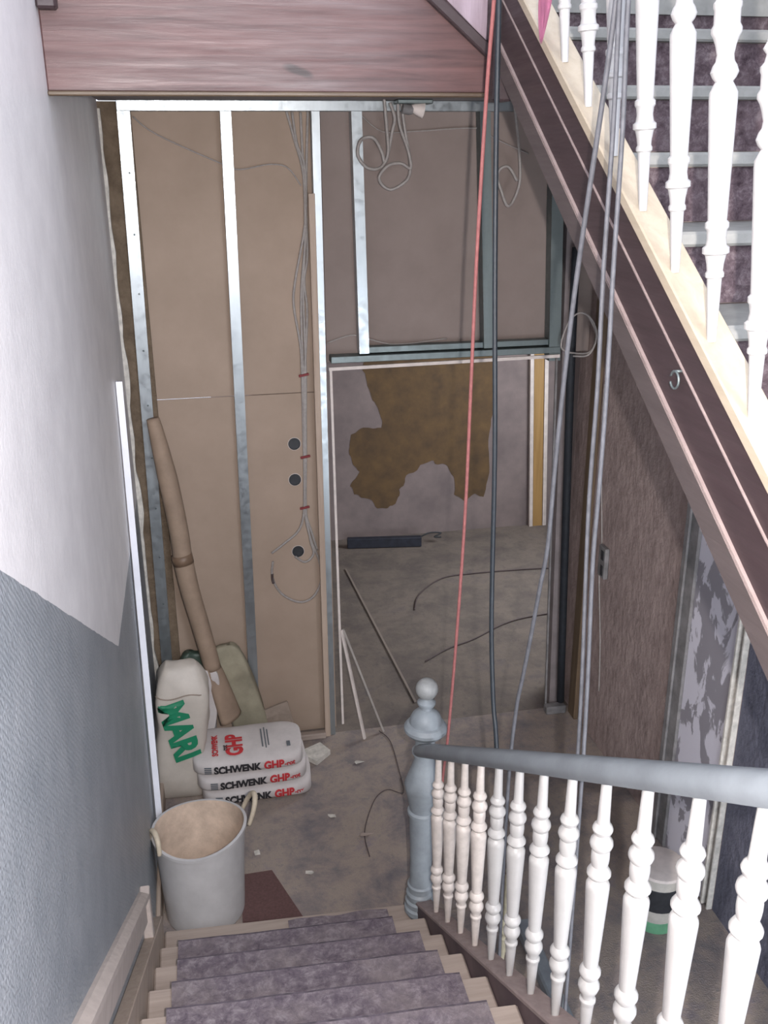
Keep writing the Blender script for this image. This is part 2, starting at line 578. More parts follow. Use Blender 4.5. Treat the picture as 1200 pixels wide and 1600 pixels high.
# ragged end of the left wall: brown old plaster with a torn white edge
struct(box('wall_back', BROWN_WALL, XL - 0.25, -0.195, YP + 0.030, YP + 0.074, 0.0, 3.27))
bm = bmesh.new()
pts = []
N = 60
for i in range(N + 1):
    z = 3.24 * i / N
    pts.append((XL + 0.012 + 0.010 * noise.noise(Vector((z * 7, 0, 3))) + (0.02 * max(0, noise.noise(Vector((z * 3.1, 5, 1)))) if z < 2.7 else 0), z))
poly = [(x, YP - 0.012, z) for x, z in pts] + [(XL - 0.02, YP - 0.012, 3.24), (XL - 0.02, YP - 0.012, 0.0)]
add_prism(bm, poly, (0, 0.03, 0))
struct(link_mesh('trim_1', bm, PLASTER_WHITE))
# torn scrape further down the left wall
bm = bmesh.new()
for (y0, z0, y1, z1, wd) in ((4.02, 2.02, 3.98, 1.62, 0.05), (4.05, 1.98, 4.03, 1.72, 0.03)):
    poly = []
    for i in range(9):
        s = i / 8
        poly.append((XL, y0 + (y1 - y0) * s + wd * (0.4 + 0.6 * noise.noise(Vector((s * 5, wd * 90, 2)))) * math.sin(PI * min(1, s + 0.1)), z0 + (z1 - z0) * s))
    for i in range(8, -1, -1):
        s = i / 8
        poly.append((XL, y0 + (y1 - y0) * s - wd * 0.5 * math.sin(PI * s), z0 + (z1 - z0) * s))
    add_prism(bm, poly, (0.006, 0, 0))
struct(link_mesh('trim_2', bm, PLASTER_WHITE))
# skirting of the left wall: stair-following board, end block, landing board
def nz_(y):                      # nosing line of the lower flight
    return 0.16 + (3.06 - y) * 0.64
def strip(name, m, x0, x1, ya, yb, offa, offb, parent=None, bev=0.0):
    pts_ = [(x0, ya, nz_(ya) + offa), (x0, yb, nz_(yb) + offa), (x0, yb, nz_(yb) + offb), (x0, ya, nz_(ya) + offb)]
    return prism(name, m, pts_, (x1 - x0, 0, 0), parent, bev)
bm = bmesh.new()
ya, yb = 0.3, 2.76
sec = [(XL, 0.185), (XL + 0.020, 0.185), (XL + 0.020, 0.275), (XL + 0.034, 0.285), (XL + 0.034, 0.305), (XL + 0.012, 0.318), (XL, 0.318)]
add_prism(bm, [(x, ya, nz_(ya) + dz) for x, dz in sec], (0, yb - ya, nz_(yb) - nz_(ya)))
add_box(bm, XL, XL + 0.034, yb - 0.004, yb + 0.05, 0.36, 0.655, 0.004)
struct(link_mesh('baseboard_left', bm, SKIRT))
struct(box('baseboard_left', SKIRT2, XL, XL + 0.018, 3.11, YP - 0.02, 0.0, 0.13, None, 0.004))

# door on the right wall, under the upper flight
door = struct(bpy.data.objects.new('door_1', None))
door.location = (XR, 3.2, 0)
COL.objects.link(door)
box('door_jamb', JAMB_GREY, XR - 0.028, XR, 3.335, 3.44, 0.0, 2.05, door, 0.006)
box('jamb_bead', JAMB_GREY, XR - 0.04, XR - 0.028, 3.40, 3.435, 0.0, 2.05, door, 0.004)
box('door_panel', MOTTLED, XR - 0.018, XR, 2.995, 3.335, 0.0, 2.05, door, 0.003)
box('door_edge', PLASTER_WHITE, XR - 0.03, XR - 0.0, 2.968, 2.984, 0.0, 2.05, door, 0.003)
box('door_edge', BLACK_PL, XR - 0.012, XR, 2.984, 2.995, 0.0, 2.05, door)
box('door_edge', PLASTER_WHITE, XR - 0.026, XR, 2.93, 2.943, 0.0, 2.05, door, 0.003)

# old ochre distemper left on the far wall (a stain with a shape of its own, on the plaster)
patch = [(1.27, 1.90), (1.29, 1.60), (1.30, 1.44), (1.36, 1.22), (1.42, 1.12), (1.44, 1.06), (1.445, 0.95), (1.30, 0.97), (1.20, 0.90), (1.17, 0.78),
         (1.20, 0.66), (1.25, 0.58), (1.18, 0.47), (1.22, 0.40), (1.30, 0.36), (1.36, 0.33), (1.42, 0.25), (1.50, 0.25), (1.57, 0.29),
         (1.60, 0.40), (1.66, 0.52), (1.75, 0.60), (1.88, 0.64), (2.00, 0.59), (2.06, 0.50), (2.08, 0.34), (2.16, 0.26), (2.26, 0.33), (2.34, 0.28),
         (2.37, 0.50), (2.36, 0.80), (2.40, 1.10), (2.38, 1.50), (2.42, 1.90)]
fine = []
for i, (x, z) in enumerate(patch):
    x2, z2 = patch[(i + 1) % len(patch)]
    for k in range(5):
        s = k / 5
        px_, pz_ = x + (x2 - x) * s, z + (z2 - z) * s
        nn = noise.noise_vector(Vector((px_ * 16, pz_ * 16, 0)))
        fine.append((px_ + nn[0] * 0.025, 7.423, pz_ + nn[1] * 0.025))
struct(prism('trim_3', OCHRE, fine, (0, -0.003, 0)))

# ------------------------------------------------------------------ turned balusters
BAL = [(0.0085, 0.0), (0.0145, 0.104), (0.0150, 0.112), (0.0178, 0.117), (0.0178, 0.123), (0.0145, 0.128), (0.0150, 0.138), (0.0200, 0.148),
       (0.0232, 0.158), (0.0228, 0.166), (0.0185, 0.176), (0.0155, 0.181), (0.0200, 0.188), (0.0232, 0.196), (0.0232, 0.203), (0.0195, 0.211),
       (0.0150, 0.216), (0.0160, 0.222), (0.0245, 0.424), (0.0245, 0.432), (0.0215, 0.440), (0.0150, 0.446), (0.0200, 0.452), (0.0248, 0.459),
       (0.0248, 0.464), (0.0205, 0.472), (0.0160, 0.480), (0.0180, 0.488), (0.0190, 0.500), (0.0186, 0.514), (0.0165, 0.519), (0.0215, 0.526),
       (0.0238, 0.533), (0.0225, 0.542), (0.0160, 0.552), (0.0145, 0.557), (0.0190, 0.563), (0.0210, 0.570), (0.0185, 0.578), (0.0135, 0.584),
       (0.0126, 0.592), (0.0105, 0.688)]
BALB = [(0.0080, 0.0), (0.0125, 0.110), (0.0158, 0.113), (0.0158, 0.119), (0.0135, 0.123), (0.0145, 0.134), (0.0170, 0.146), (0.0178, 0.150),
        (0.0225, 0.153), (0.0225, 0.162), (0.0175, 0.166), (0.0155, 0.178), (0.0170, 0.191), (0.0198, 0.195), (0.0198, 0.203), (0.0158, 0.207),
        (0.0162, 0.215), (0.0228, 0.396), (0.0225, 0.406), (0.0175, 0.416), (0.0140, 0.422), (0.0190, 0.428), (0.0225, 0.436), (0.0190, 0.446),
        (0.0150, 0.452), (0.0135, 0.462), (0.0165, 0.476), (0.0200, 0.486), (0.0240, 0.493), (0.0240, 0.500), (0.0205, 0.506), (0.0205, 0.526),
        (0.0222, 0.530), (0.0222, 0.536), (0.0170, 0.542), (0.0145, 0.552), (0.0200, 0.560), (0.0145, 0.570), (0.0125, 0.580), (0.0100, 0.720)]

# ------------------------------------------------------------------ lower flight (descending away from the camera)
XA0, XA1 = -0.288, 0.704
st = thing('staircase', 'lower flight of wooden steps going down to the landing, worn grey-mauve carpet on each tread', 'staircase', (0.2, 1.7, 0))
NA = 12
for k in range(1, NA + 1):
    yn, zt = 3.31 - 0.25 * k, 0.16 * k
    sk = 0.05
    t_ = prism('tread', PALE_WOOD, [(XA0, yn + sk, zt), (XA1, yn, zt), (XA1, yn - 0.285, zt), (XA0, yn - 0.285 + sk, zt)], (0, 0, -0.034), st, 0.006)
    prism('riser', PALE_WOOD, [(XA0, yn - 0.03 + sk, zt - 0.034), (XA1, yn - 0.03, zt - 0.034), (XA1, yn - 0.045, zt - 0.034), (XA0, yn - 0.045 + sk, zt - 0.034)], (0, 0, -0.126), st)
    # carpet remnant glued to the tread
    xa, xb = (-0.215, 0.625) if k > 2 else ((-0.225, 0.575) if k == 2 else (0.20, 0.60))
    bm = bmesh.new()
    nn = 40
    front, back = [], []
    for i in range(nn + 1):
        s = i / nn
        x = xa + (xb - xa) * s
        ysk = sk * (1 - (x - XA0) / (XA1 - XA0))
        jag = 0.010 * noise.noise(Vector((x * 14, k * 3.3, 0)))
        lead = 0.006 if k > 1 else -0.03 + 0.02 * noise.noise(Vector((x * 5, 9, 0)))
        front.append((x + (0.008 * noise.noise(Vector((k * 2.2, s, 4))) if i in (0, nn) else 0), yn + ysk + lead + (jag if k == 1 else jag * 0.3)))
        back.append((x, yn + ysk - 0.245))
    poly = [(x, y, zt + 0.0015) for x, y in front] + [(x, y, zt + 0.0015) for x, y in reversed(back)]
    add_prism(bm, poly, (0, 0, 0.009))
    if k > 1:   # turned down over the nosing
        poly = [(x, y + 0.004, zt + 0.0085) for x, y in front] + [(x, y - 0.003, zt + 0.0085) for x, y in reversed(front)]
        add_prism(bm, poly, (0, 0, -0.043))
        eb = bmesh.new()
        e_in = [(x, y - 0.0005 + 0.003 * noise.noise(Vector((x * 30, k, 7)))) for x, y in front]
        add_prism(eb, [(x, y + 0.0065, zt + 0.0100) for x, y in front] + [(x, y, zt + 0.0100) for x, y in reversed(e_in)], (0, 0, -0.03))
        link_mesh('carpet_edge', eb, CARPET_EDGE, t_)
    link_mesh('carpet', bm, CARPET_A, t_)
# closed string on the well side with its cap, and the wall string
def capz(y):
    return 0.397 + (2.746 - y) * 0.642
ya, yb = 0.38, 2.965
prism('well_string', STRING_IN, [(0.706, ya, capz(ya) - 0.02), (0.706, yb, capz(yb) - 0.02), (0.706, yb, capz(yb) - 0.34), (0.706, ya, capz(ya) - 0.34)], (0.05, 0, 0), st)
prism('string_cap', CAP_MAUVE, [(0.700, ya, capz(ya)), (0.700, yb, capz(yb)), (0.700, yb, capz(yb) - 0.02), (0.700, ya, capz(ya) - 0.02)], (0.066, 0, 0), st, 0.004)
prism('wall_string', SKIRT2, [(XL, 0.3, nz_(0.3) + 0.115), (XL, 3.09, nz_(3.09) + 0.115), (XL, 3.09, 0.0), (XL, 2.6, 0.0), (XL, 0.3, nz_(0.3) - 0.30)], (0.040, 0, 0), st, 0.003)

# ------------------------------------------------------------------ lower balustrade
bal = thing('balustrade', 'lower balustrade with white turned balusters, grey handrail and ball-topped newel post', 'balustrade', (0.73, 2.9, 0))
for k in range(13):
    y = 2.746 - 0.1606 * k
    b = lathe('baluster', WHITE_DUSTY if k < 4 else WHITE_PAINT, BAL, (0.73, y, capz(y) - 0.002), bal, 20)
# handrail
bm = bmesh.new()
sec = [(-0.026, 0.0), (0.026, 0.0), (0.034, 0.012), (0.036, 0.026), (0.030, 0.044), (0.016, 0.054), (-0.016, 0.054), (-0.030, 0.044), (-0.036, 0.026), (-0.034, 0.012)]
ya, yb = 0.30, 2.99
zr = lambda y: capz(y) + 0.680
add_prism(bm, [(0.73 + x, ya, zr(ya) + z) for x, z in sec], (0, yb - ya, zr(yb) - zr(ya)))
soft(link_mesh('handrail', bm, RAIL_PAINT, bal), 50)
# newel
NW = [(0.046, 0.0), (0.046, 0.15), (0.040, 0.160), (0.047, 0.172), (0.054, 0.186), (0.054, 0.206), (0.045, 0.212), (0.045, 0.216), (0.051, 0.222), (0.052, 0.240), (0.045, 0.248), (0.045, 0.252),
      (0.049, 0.258), (0.049, 0.276), (0.042, 0.286), (0.040, 0.300), (0.046, 0.306), (0.046, 0.316), (0.040, 0.322), (0.038, 0.350), (0.040, 0.480), (0.046, 0.652), (0.053, 0.658), (0.053, 0.670), (0.046, 0.678),
      (0.050, 0.730), (0.059, 0.775), (0.061, 0.792), (0.054, 0.818), (0.041, 0.864), (0.037, 0.900), (0.037, 0.926), (0.046, 0.931), (0.046, 0.942), (0.036, 0.948), (0.035, 1.005),
      (0.040, 1.012), (0.060, 1.020), (0.069, 1.034), (0.069, 1.046), (0.060, 1.060), (0.052, 1.064), (0.050, 1.082), (0.044, 1.098), (0.030, 1.114), (0.018, 1.122), (0.017, 1.132), (0.026, 1.138),
      (0.029, 1.145), (0.029, 1.152), (0.022, 1.159), (0.014, 1.168)]
NW = [(r_ * (1.13 if z_ < 0.69 else 1.22 if z_ < 0.87 else 1.06 if z_ < 1.01 else 1.18), z_) for r_, z_ in NW]
NL = Vector((0.722, 2.995, 0.0))
lean = Matrix.Rotation(math.radians(1.2), 4, 'Y')
npost = lathe('newel_post', GREY_PAINT, NW, NL, bal, 28, lean, 28)
ball = [(0.003, -0.0415)] + [(0.042 * math.sin(a), -0.042 * math.cos(a)) for a in [PI * i / 14 for i in range(1, 14)]] + [(0.003, 0.0415)]
lathe('ball_finial', GREY_DUSTY, ball, NL + lean @ Vector((0, 0, 1.206)), npost, 24)

# ------------------------------------------------------------------ upper flight (climbing away from the camera, on the right)
def capb(y):
    return 2.641 + (y - 1.397) * 0.65
ub = thing('staircase', 'upper flight climbing away on the right, dark brown outer string and mottled dark carpet risers', 'staircase', (1.4, 1.8, 1.9))
for k in range(-4, 7):
    yn, zt = 1.48 + 0.25 * k, 2.574 + 0.16 * k
    prism('tread', TREAD_GREY, [(0.935, yn, zt), (XR - 0.002, yn, zt), (XR - 0.002, yn + 0.275, zt), (0.935, yn + 0.275, zt)], (0, 0, -0.032), ub, 0.006)
    prism('riser', PALE_WOOD, [(0.935, yn + 0.035, zt - 0.032), (XR - 0.002, yn + 0.035, zt - 0.032), (XR - 0.002, yn + 0.05, zt - 0.032), (0.935, yn + 0.05, zt - 0.032)], (0, 0, -0.128), ub)
    bm = bmesh.new()
    nx_, nz2 = 60, 10
    vs = [[bm.verts.new((0.960 + (XR - 0.06 - 0.960) * i / nx_, yn + 0.026 + 0.006 * noise.noise(Vector((i * 0.35, k * 5.1, j * 0.5))), zt - 0.034 - 0.124 * j / nz2)) for j in range(nz2 + 1)] for i in range(nx_ + 1)]
    for i in range(nx_):
        for j in range(nz2):
            bm.faces.new((vs[i][j], vs[i + 1][j], vs[i + 1][j + 1], vs[i][j + 1]))
    bmesh.ops.solidify(bm, geom=list(bm.faces), thickness=0.006)
    link_mesh('riser_carpet', bm, CARPET_B, ub)
def bstrip(name, m, x0, x1, o0, o1, parent, ya=0.42, yb=2.80, bev=0.0):
    pts_ = [(x0, ya, capb(ya) + o0), (x0, yb, capb(yb) + o0), (x0, yb, capb(yb) + o1), (x0, ya, capb(ya) + o1)]
    return prism(name, m, pts_, (x1 - x0, 0, 0), parent, bev)
bstrip('outer_string', DARK_WOOD, 0.886, 0.936, -0.03, -0.285, ub)
bstrip('string_cap', CREAM, 0.877, 0.948, 0.0, -0.03, ub, bev=0.003)
bstrip('string_bead', CAP_MAUVE, 0.882, 0.888, -0.102, -0.1055, ub)
bstrip('string_bead', CAP_MAUVE, 0.879, 0.888, -0.211, -0.2155, ub)
bstrip('string_bead', CAP_MAUVE, 0.882, 0.888, -0.223, -0.226, ub)
bstrip('lower_fascia', make_wood('dull_mauve_board', (68, 60, 59), (82, 73, 72), 0.6, 'Y'), 0.883, 0.92, -0.229, -0.290, ub)
bm = bmesh.new()
add_tube(bm, [(0.870, 1.616 + 0.016 * math.cos(a), 2.660 + 0.016 * math.sin(a)) for a in [0.3 + i * 5.6 / 12 for i in range(13)]], 0.0025, 6, 2)
add_tube(bm, [(0.887, 1.616, 2.676), (0.87, 1.616, 2.676)], 0.003, 6, 0)
link_mesh('ring_hook', bm, GALV_DULL, ub, True)

upb = thing('balustrade', 'upper balustrade of white turned balusters standing on the cream sloping cap', 'balustrade', (0.90, 1.9, 2.6))
LEANB = Matrix.Rotation(math.radians(-4.0), 4, 'Y')
for k in range(7):
    y = 1.397 + 0.1575 * k
    lathe('baluster', WHITE_SOFT, BALB, (0.90, y, capb(y) - 0.002), upb, 20, LEANB)
bm = bmesh.new()
add_prism(bm, [(0.852 + x, 0.9, capb(0.9) + 0.70 + z) for x, z in sec], (0, 1.9, 1.9 * 0.65))
soft(link_mesh('handrail', bm, RAIL_PAINT, upb), 50)

# ------------------------------------------------------------------ landing beam
YB = 2.88
beam = thing('wooden_beam', 'wide red-brown varnished wooden beam along the edge of the upper landing', 'beam', (0.28, YB, 3.206))
box('beam_board', BEAM_WOOD, XL, 0.93, YB, YB + 0.12, 3.214, 3.62, beam, 0.004)
box('bottom_bead', make_wood('worn_yellowish_edge', (66, 52, 42), (100, 84, 64), 0.5, 'X'), XL, 0.93, YB - 0.008, YB + 0.02, 3.204, 3.216, beam, 0.003)
box('corner_block', DARK_WOOD, XL, -0.278, YB - 0.05, YB, 3.405, 3.6, beam, 0.006)
# dark post and diagonal moulding where the upper flight meets the beam
stick('diagonal_moulding', DARK_WOOD, (0.690, YB - 0.014, 3.470), (0.885, YB - 0.014, 3.312), 0.03, 0.028, beam, (0, 1, 0), 0.004)
prism('raised_panel', make_wood('pale_mauve_glare', (116, 100, 106), (156, 140, 150), 0.4, 'Z'), [(0.715, YB - 0.008, 3.48), (0.885, YB - 0.008, 3.335), (0.885, YB - 0.008, 3.60), (0.715, YB - 0.008, 3.60)], (0, 0.008, 0), beam)  # glare on the beam end put in as a paler colour
box('end_post', DARK_WOOD, 0.868, 0.925, YB - 0.085, YB - 0.002, 3.19, 3.62, beam, 0.006)

# ------------------------------------------------------------------ partition: steel frame, boards, opening
frame = thing('partition_frame', 'galvanised steel stud frame of the unfinished wall across the landing', 'stud wall', (0.8, YP, 0))
def stud(xt, zt, xb, zb, wd, m=GALV, depth=0.07, y0=YP):
    th = 0.004
    prof = [(-wd / 2, 0), (wd / 2, 0), (wd / 2, depth), (wd / 2 - 0.008, depth), (wd / 2 - 0.008, depth - th), (wd / 2 - th, depth - th), (wd / 2 - th, th),
            (-wd / 2 + th, th), (-wd / 2 + th, depth - th), (-wd / 2 + 0.008, depth - th), (-wd / 2 + 0.008, depth), (-wd / 2, depth)]
    bm = bmesh.new()
    add_prism(bm, [(xb + x, y0 + y, zb) for x, y in prof], (xt - xb, 0, zt - zb))
    o = link_mesh('stud', bm, m, frame)
    return o
s1 = stud(-0.222, 3.262, -0.272, 0.0, 0.054)
for i in range(9):
    z = 0.9 + 0.26 * i
    xc = -0.272 + (0.05) * z / 3.262
    lathe('screw', GALV_DULL, [(0.0045, 0.0), (0.0045, 0.001), (0.002, 0.003)], (xc + 0.006, YP - 0.0001, z), s1, 8, Matrix.Rotation(PI / 2, 4, 'X'))
stud(0.210, 3.262, 0.176, 0.0, 0.048)
stud(0.604, 3.262, 0.598, 0.0, 0.036)
stud(0.788, 3.262, 0.810, 2.14, 0.048)
stud(1.385, 3.262, 1.440, 2.14, 0.050, GALV_DULL)
stud(1.745, 3.262, 1.790, 2.06, 0.060, GALV_DULL)
stud(1.830, 3.262, 1.905, 0.02, 0.045, mat('mauve_grey_jamb', (124, 116, 116), 0.7, 0.1, 10), 0.06, YP + 0.012)
box('top_track', GALV, -0.25, XR - 0.01, YP - 0.003, YP + 0.074, 3.230, 3.274, frame, 0.002)
box('header_track', GALV_DULL, 0.645, 1.815, YP - 0.004, YP + 0.072, 2.100, 2.132, frame, 0.002)
box('header_track', GALV_DULL, 0.80, 1.815, YP + 0.02, YP + 0.072, 2.138, 2.168, frame, 0.002)
# white board edge around the opening
lin_ = thing('opening_lining', 'thin white edging around the rough door opening in the stud wall', 'door lining', (0.65, YP, 0))
stick('top_edge', WHITE_EDGE, (0.632, YP - 0.006, 2.074), (1.812, YP - 0.006, 2.086), 0.016, 0.012, lin_, (0, 1, 0))
stick('side_edge', WHITE_EDGE, (0.641, YP - 0.006, 2.074), (0.658, YP - 0.006, 0.07), 0.012, 0.014, lin_, (0, 1, 0))
stick('side_edge', JAMB_GREY, (1.797, YP - 0.006, 2.074), (1.852, YP - 0.006, 0.0), 0.010, 0.012, lin_, (0, 1, 0))
bt = tag(stick('wooden_batten', BATTEN, (0.574, YP - 0.002, 2.885), (0.572, YP - 0.002, 0.0), 0.030, 0.022, None, (0, 1, 0), 0.002), 'tall pale pine batten fixed upright against the steel stud left of the opening', 'batten')
tag(box('fibre_board', BOARD, XL + 0.02, 0.632, YP + 0.076, YP + 0.088, 0.0, 1.944, None, 0.0015), 'lower brown board behind the studs left of the opening, with three round socket holes', 'board')
tag(box('fibre_board', BOARD, XL + 0.02, 0.632, YP + 0.076, YP + 0.088, 1.947, 3.272, None, 0.0015), 'upper brown board behind the studs left of the opening, above the thin seam', 'board')
tag(box('fibre_board', BOARD_GREY, 0.634, XR - 0.002, YP + 0.076, YP + 0.088, 2.088, 3.272, None, 0.0015), 'grey-brown board behind the studs above the door opening', 'board')
tag(box('wooden_sill', PALE_WOOD, 0.405, 0.56, YP - 0.03, YP + 0.01, 0.0, 0.035, None, 0.004), 'short pale wood block on the floor at the foot of the batten', 'wood block')

# socket boxes set in the board
for (x, z, lb) in ((0.458, 1.685, 'topmost of the three round dark socket boxes beside the cable bundle'),
                   (0.454, 1.495, 'middle one of the three round dark socket boxes beside the cable bundle'),
                   (0.455, 1.098, 'lowest round dark socket box, inside the loop of loose cable ends')):
    t = thing('socket_box', lb, 'socket box', (x, YP + 0.076, z), 'socket boxes in the board')
    rot = Matrix.Rotation(PI / 2, 4, 'X')
    lathe('cup', BLACK_PL, [(0.031, -0.010), (0.031, 0.0055), (0.028, 0.0055), (0.027, 0.0025), (0.003, 0.0020)], (x, YP + 0.076, z), t, 24, rot)
    lathe('rim', WHITE_EDGE, [(0.0335, -0.001), (0.0335, 0.002), (0.0312, 0.0022), (0.0312, -0.001)], (x, YP + 0.076, z), t, 24, rot)

# ------------------------------------------------------------------ wiring on the partition
YC = 4.642
bun = thing('cable_bundle', 'bundle of grey cables running down the board, held by dark red clips and fanning out', 'cables', (0.52, YC, 1.1))
def c3(pts_, y=YC):
    out = []
    for i, p in enumerate(pts_):
        out.append((p[0], y + 0.004 * math.sin(i * 1.7), p[1]))
    return out
for pts_ in ([(0.507, 3.228), (0.525, 3.095), (0.556, 2.994), (0.551, 2.763), (0.493, 2.488), (0.482, 2.369), (0.506, 2.185), (0.509, 2.027), (0.506, 1.8), (0.503, 1.55), (0.494, 1.336), (0.464, 1.222), (0.384, 1.150), (0.316, 1.102)],
             [(0.545, 3.228), (0.548, 3.081), (0.553, 2.889), (0.553, 2.72), (0.522, 2.458), (0.515, 2.246), (0.515, 2.027), (0.511, 1.8), (0.507, 1.6), (0.497, 1.336), (0.519, 1.182), (0.565, 1.032), (0.572, 0.92), (0.525, 0.831), (0.448, 0.809), (0.356, 0.867), (0.313, 0.964), (0.320, 1.055)],
             [(0.580, 3.255), (0.566, 3.027), (0.556, 2.805), (0.555, 2.604), (0.536, 2.487), (0.545, 2.336), (0.522, 2.027), (0.516, 1.8), (0.511, 1.6), (0.501, 1.336), (0.530, 1.20), (0.556, 1.10)],
             [(0.480, 3.24), (0.512, 3.12), (0.549, 2.96), (0.547, 2.70), (0.530, 2.45), (0.529, 2.25), (0.527, 2.027), (0.519, 1.8), (0.514, 1.6), (0.504, 1.336), (0.520, 1.165), (0.535, 1.08), (0.490, 1.035), (0.438, 1.073)]):
    tube('cable', CABLE_GREY, c3(pts_), 0.0064, bun, 7, 5)
tube('cable', CABLE_DARK, c3([(0.314, 0.985), (0.313, 0.955), (0.318, 0.93)], YC - 0.002), 0.007, bun, 7, 4)
for (x, z) in ((0.518, 2.036), (0.511, 1.617), (0.498, 1.344)):
    stick('clip', RED_CLIP, (x - 0.026, YC - 0.008, z - 0.004), (x + 0.024, YC - 0.010, z + 0.005), 0.012, 0.010, bun, (0, 1, 0), 0.002)
tag(tube('thin_wire', CABLE_GREY, c3([(-0.188, 3.21), (-0.092, 3.137), (0.177, 3.016), (0.261, 2.989), (0.391, 3.009), (0.477, 2.995), (0.535, 2.917)], YC - 0.004), 0.0035, None, 6, 5), 'thin grey wire sagging across the top of the left boards', 'wire')
tag(tube('thin_wire', CABLE_GREY, c3([(0.822, 3.214), (0.918, 3.147), (1.067, 3.147), (1.371, 3.160), (1.449, 3.118), (1.625, 3.047)], YC - 0.004), 0.003, None, 6, 5), 'thin grey wire strung across the top of the board above the opening', 'wire')
tag(tube('thin_wire', CABLE_GREY, c3([(0.636, 2.188), (0.757, 2.221), (0.836, 2.202), (0.98, 2.168), (1.241, 2.185)], YC - 0.004), 0.0035, None, 6, 5), 'thin grey wire lying along the top of the opening header', 'wire')

# loose coils hanging from the soffit
def y_in(pts_, y0, amp):
    return [(p[0], y0 + amp * math.sin(i * 1.9), p[1]) for i, p in enumerate(pts_)]
tag(tube('cable_coil', CABLE_GREY, y_in([(0.899, 3.285), (0.913, 3.159), (0.914, 3.05), (0.880, 2.993), (0.824, 2.993), (0.781, 3.04), (0.782, 3.093), (0.811, 3.119), (0.855, 3.115), (0.885, 3.06), (0.906, 3.015), (0.938, 3.145), (0.945, 3.20), (0.925, 3.262)], 4.50, 0.012), 0.0075, None, 8, 6), 'left grey cable coil hanging in a loop from the soffit', 'cable')
tag(tube('cable_coil', CABLE_GREY, y_in([(0.955, 3.27), (0.965, 3.172), (1.000, 3.065), (1.012, 2.992), (0.971, 3.011), (0.912, 3.003), (0.868, 2.958), (0.885, 2.92), (0.925, 2.900), (0.975, 2.925), (1.008, 2.96), (1.012, 3.03), (0.985, 3.15), (0.97, 3.262)], 4.47, 0.012), 0.0068, None, 8, 6), 'grey cable with a wide low loop hanging below the ceiling junction plate', 'cable')
tag(tube('cable_coil', CABLE_GREY, y_in([(1.500, 3.27), (1.510, 3.211), (1.527, 3.076), (1.539, 2.937), (1.521, 2.852), (1.485, 2.819), (1.451, 2.882), (1.433, 2.952), (1.453, 2.988), (1.484, 2.988), (1.527, 2.930)], 4.50, 0.010), 0.0068, None, 8, 6), 'grey cable ending in a narrow oval loop beside the sloping stair string', 'cable')
tag(tube('cable_coil', CABLE_GREY, [(1.92, 4.50, 2.30), (1.955, 4.46, 2.21), (1.925, 4.44, 2.13), (1.86, 4.47, 2.115), (1.80, 4.52, 2.14), (1.83, 4.52, 2.26), (1.88, 4.50, 2.31), (1.93, 4.47, 2.28), (1.95, 4.44, 2.20), (1.91, 4.43, 2.115), (1.84, 4.46, 2.105)], 0.005, None, 7, 6), 'loop of thin grey cable in the corner right of the opening header', 'cable')
jb = thing('junction_plate', 'bluish metal junction plate with a small white fitting under the soffit', 'electrical fitting', (1.02, 4.47, 3.27))
box('plate', GALV_DULL, 0.945, 1.105, 4.43, 4.52, 3.255, 3.274, jb, 0.004)
lathe('fitting', WHITE_EDGE, [(0.034, -0.03), (0.026, 0.0), (0.012, 0.028), (0.010, 0.045)], (1.035, 4.45, 3.235), jb, 14, Matrix.Rotation(math.radians(-80), 4, 'Y'))
lathe('socket', JAMB_GREY, [(0.018, -0.025), (0.022, -0.01), (0.022, 0.02), (0.014, 0.024)], (0.992, 4.45, 3.234), jb, 14, Matrix.Rotation(math.radians(-80), 4, 'Y'))

# ------------------------------------------------------------------ cords hanging in the stair well
def well(pts_, x=0.80):
    return [(x, p[0], p[1]) for p in pts_]
tag(tube('hanging_rope', PINK_CORD, well([(2.56, 3.62), (2.592, 3.414), (2.634, 3.195), (2.682, 2.783), (2.706, 2.411), (2.733, 1.994), (2.802, 1.504), (2.883, 1.069), (2.943, 0.845), (3.0, 0.55), (3.04, 0.02)]), 0.0055, None, 8, 5), 'faded red rope hanging down the stair well beside the newel post', 'rope')
tag(tube('hanging_cable', CABLE_BLUE, well([(2.585, 3.62), (2.57, 3.411), (2.558, 3.116), (2.524, 2.715), (2.475, 2.28), (2.457, 1.895), (2.441, 1.693), (2.400, 1.497), (2.364, 1.407), (2.306, 1.124), (2.30, 0.6), (2.34, 0.02)], 0.806), 0.0072, None, 8, 5), 'dark blue cable hanging down the stair well just right of the red rope', 'cable')
ga = well([(1.80, 3.62), (1.836, 3.315), (1.864, 3.157), (1.935, 2.829), (1.971, 2.605), (1.995, 2.391), (2.012, 2.176), (2.050, 2.041), (2.097, 1.873), (2.139, 1.735), (2.176, 1.613), (2.21, 1.35), (2.22, 0.8), (2.2, 0.02)], 0.797)
tag(tube('hanging_cable', CABLE_LIGHT, ga, 0.0056, None, 8, 5), 'leftmost of three grey cables in the well, bending away to the left lower down', 'cable')
tag(tube('hanging_cable', CABLE_LIGHT, well([(1.84, 3.62), (1.827, 3.314), (1.815, 3.099), (1.812, 2.842), (1.800, 2.615), (1.801, 2.394), (1.791, 2.221), (1.769, 1.964), (1.759, 1.751), (1.75, 1.3), (1.75, 0.6), (1.76, 0.02)], 0.800), 0.0050, None, 8, 5), 'middle of three grey cables in the well, in front of the dark string', 'cable')
tag(tube('hanging_cable', CABLE_LIGHT, well([(1.79, 3.62), (1.802, 3.311), (1.786, 3.098), (1.780, 2.845), (1.769, 2.622), (1.768, 2.405), (1.771, 2.228), (1.752, 1.968), (1.742, 1.755), (1.735, 1.3), (1.73, 0.6), (1.73, 0.02)], 0.806), 0.0050, None, 8, 5), 'rightmost of three grey cables in the well, close to the white balusters', 'cable')
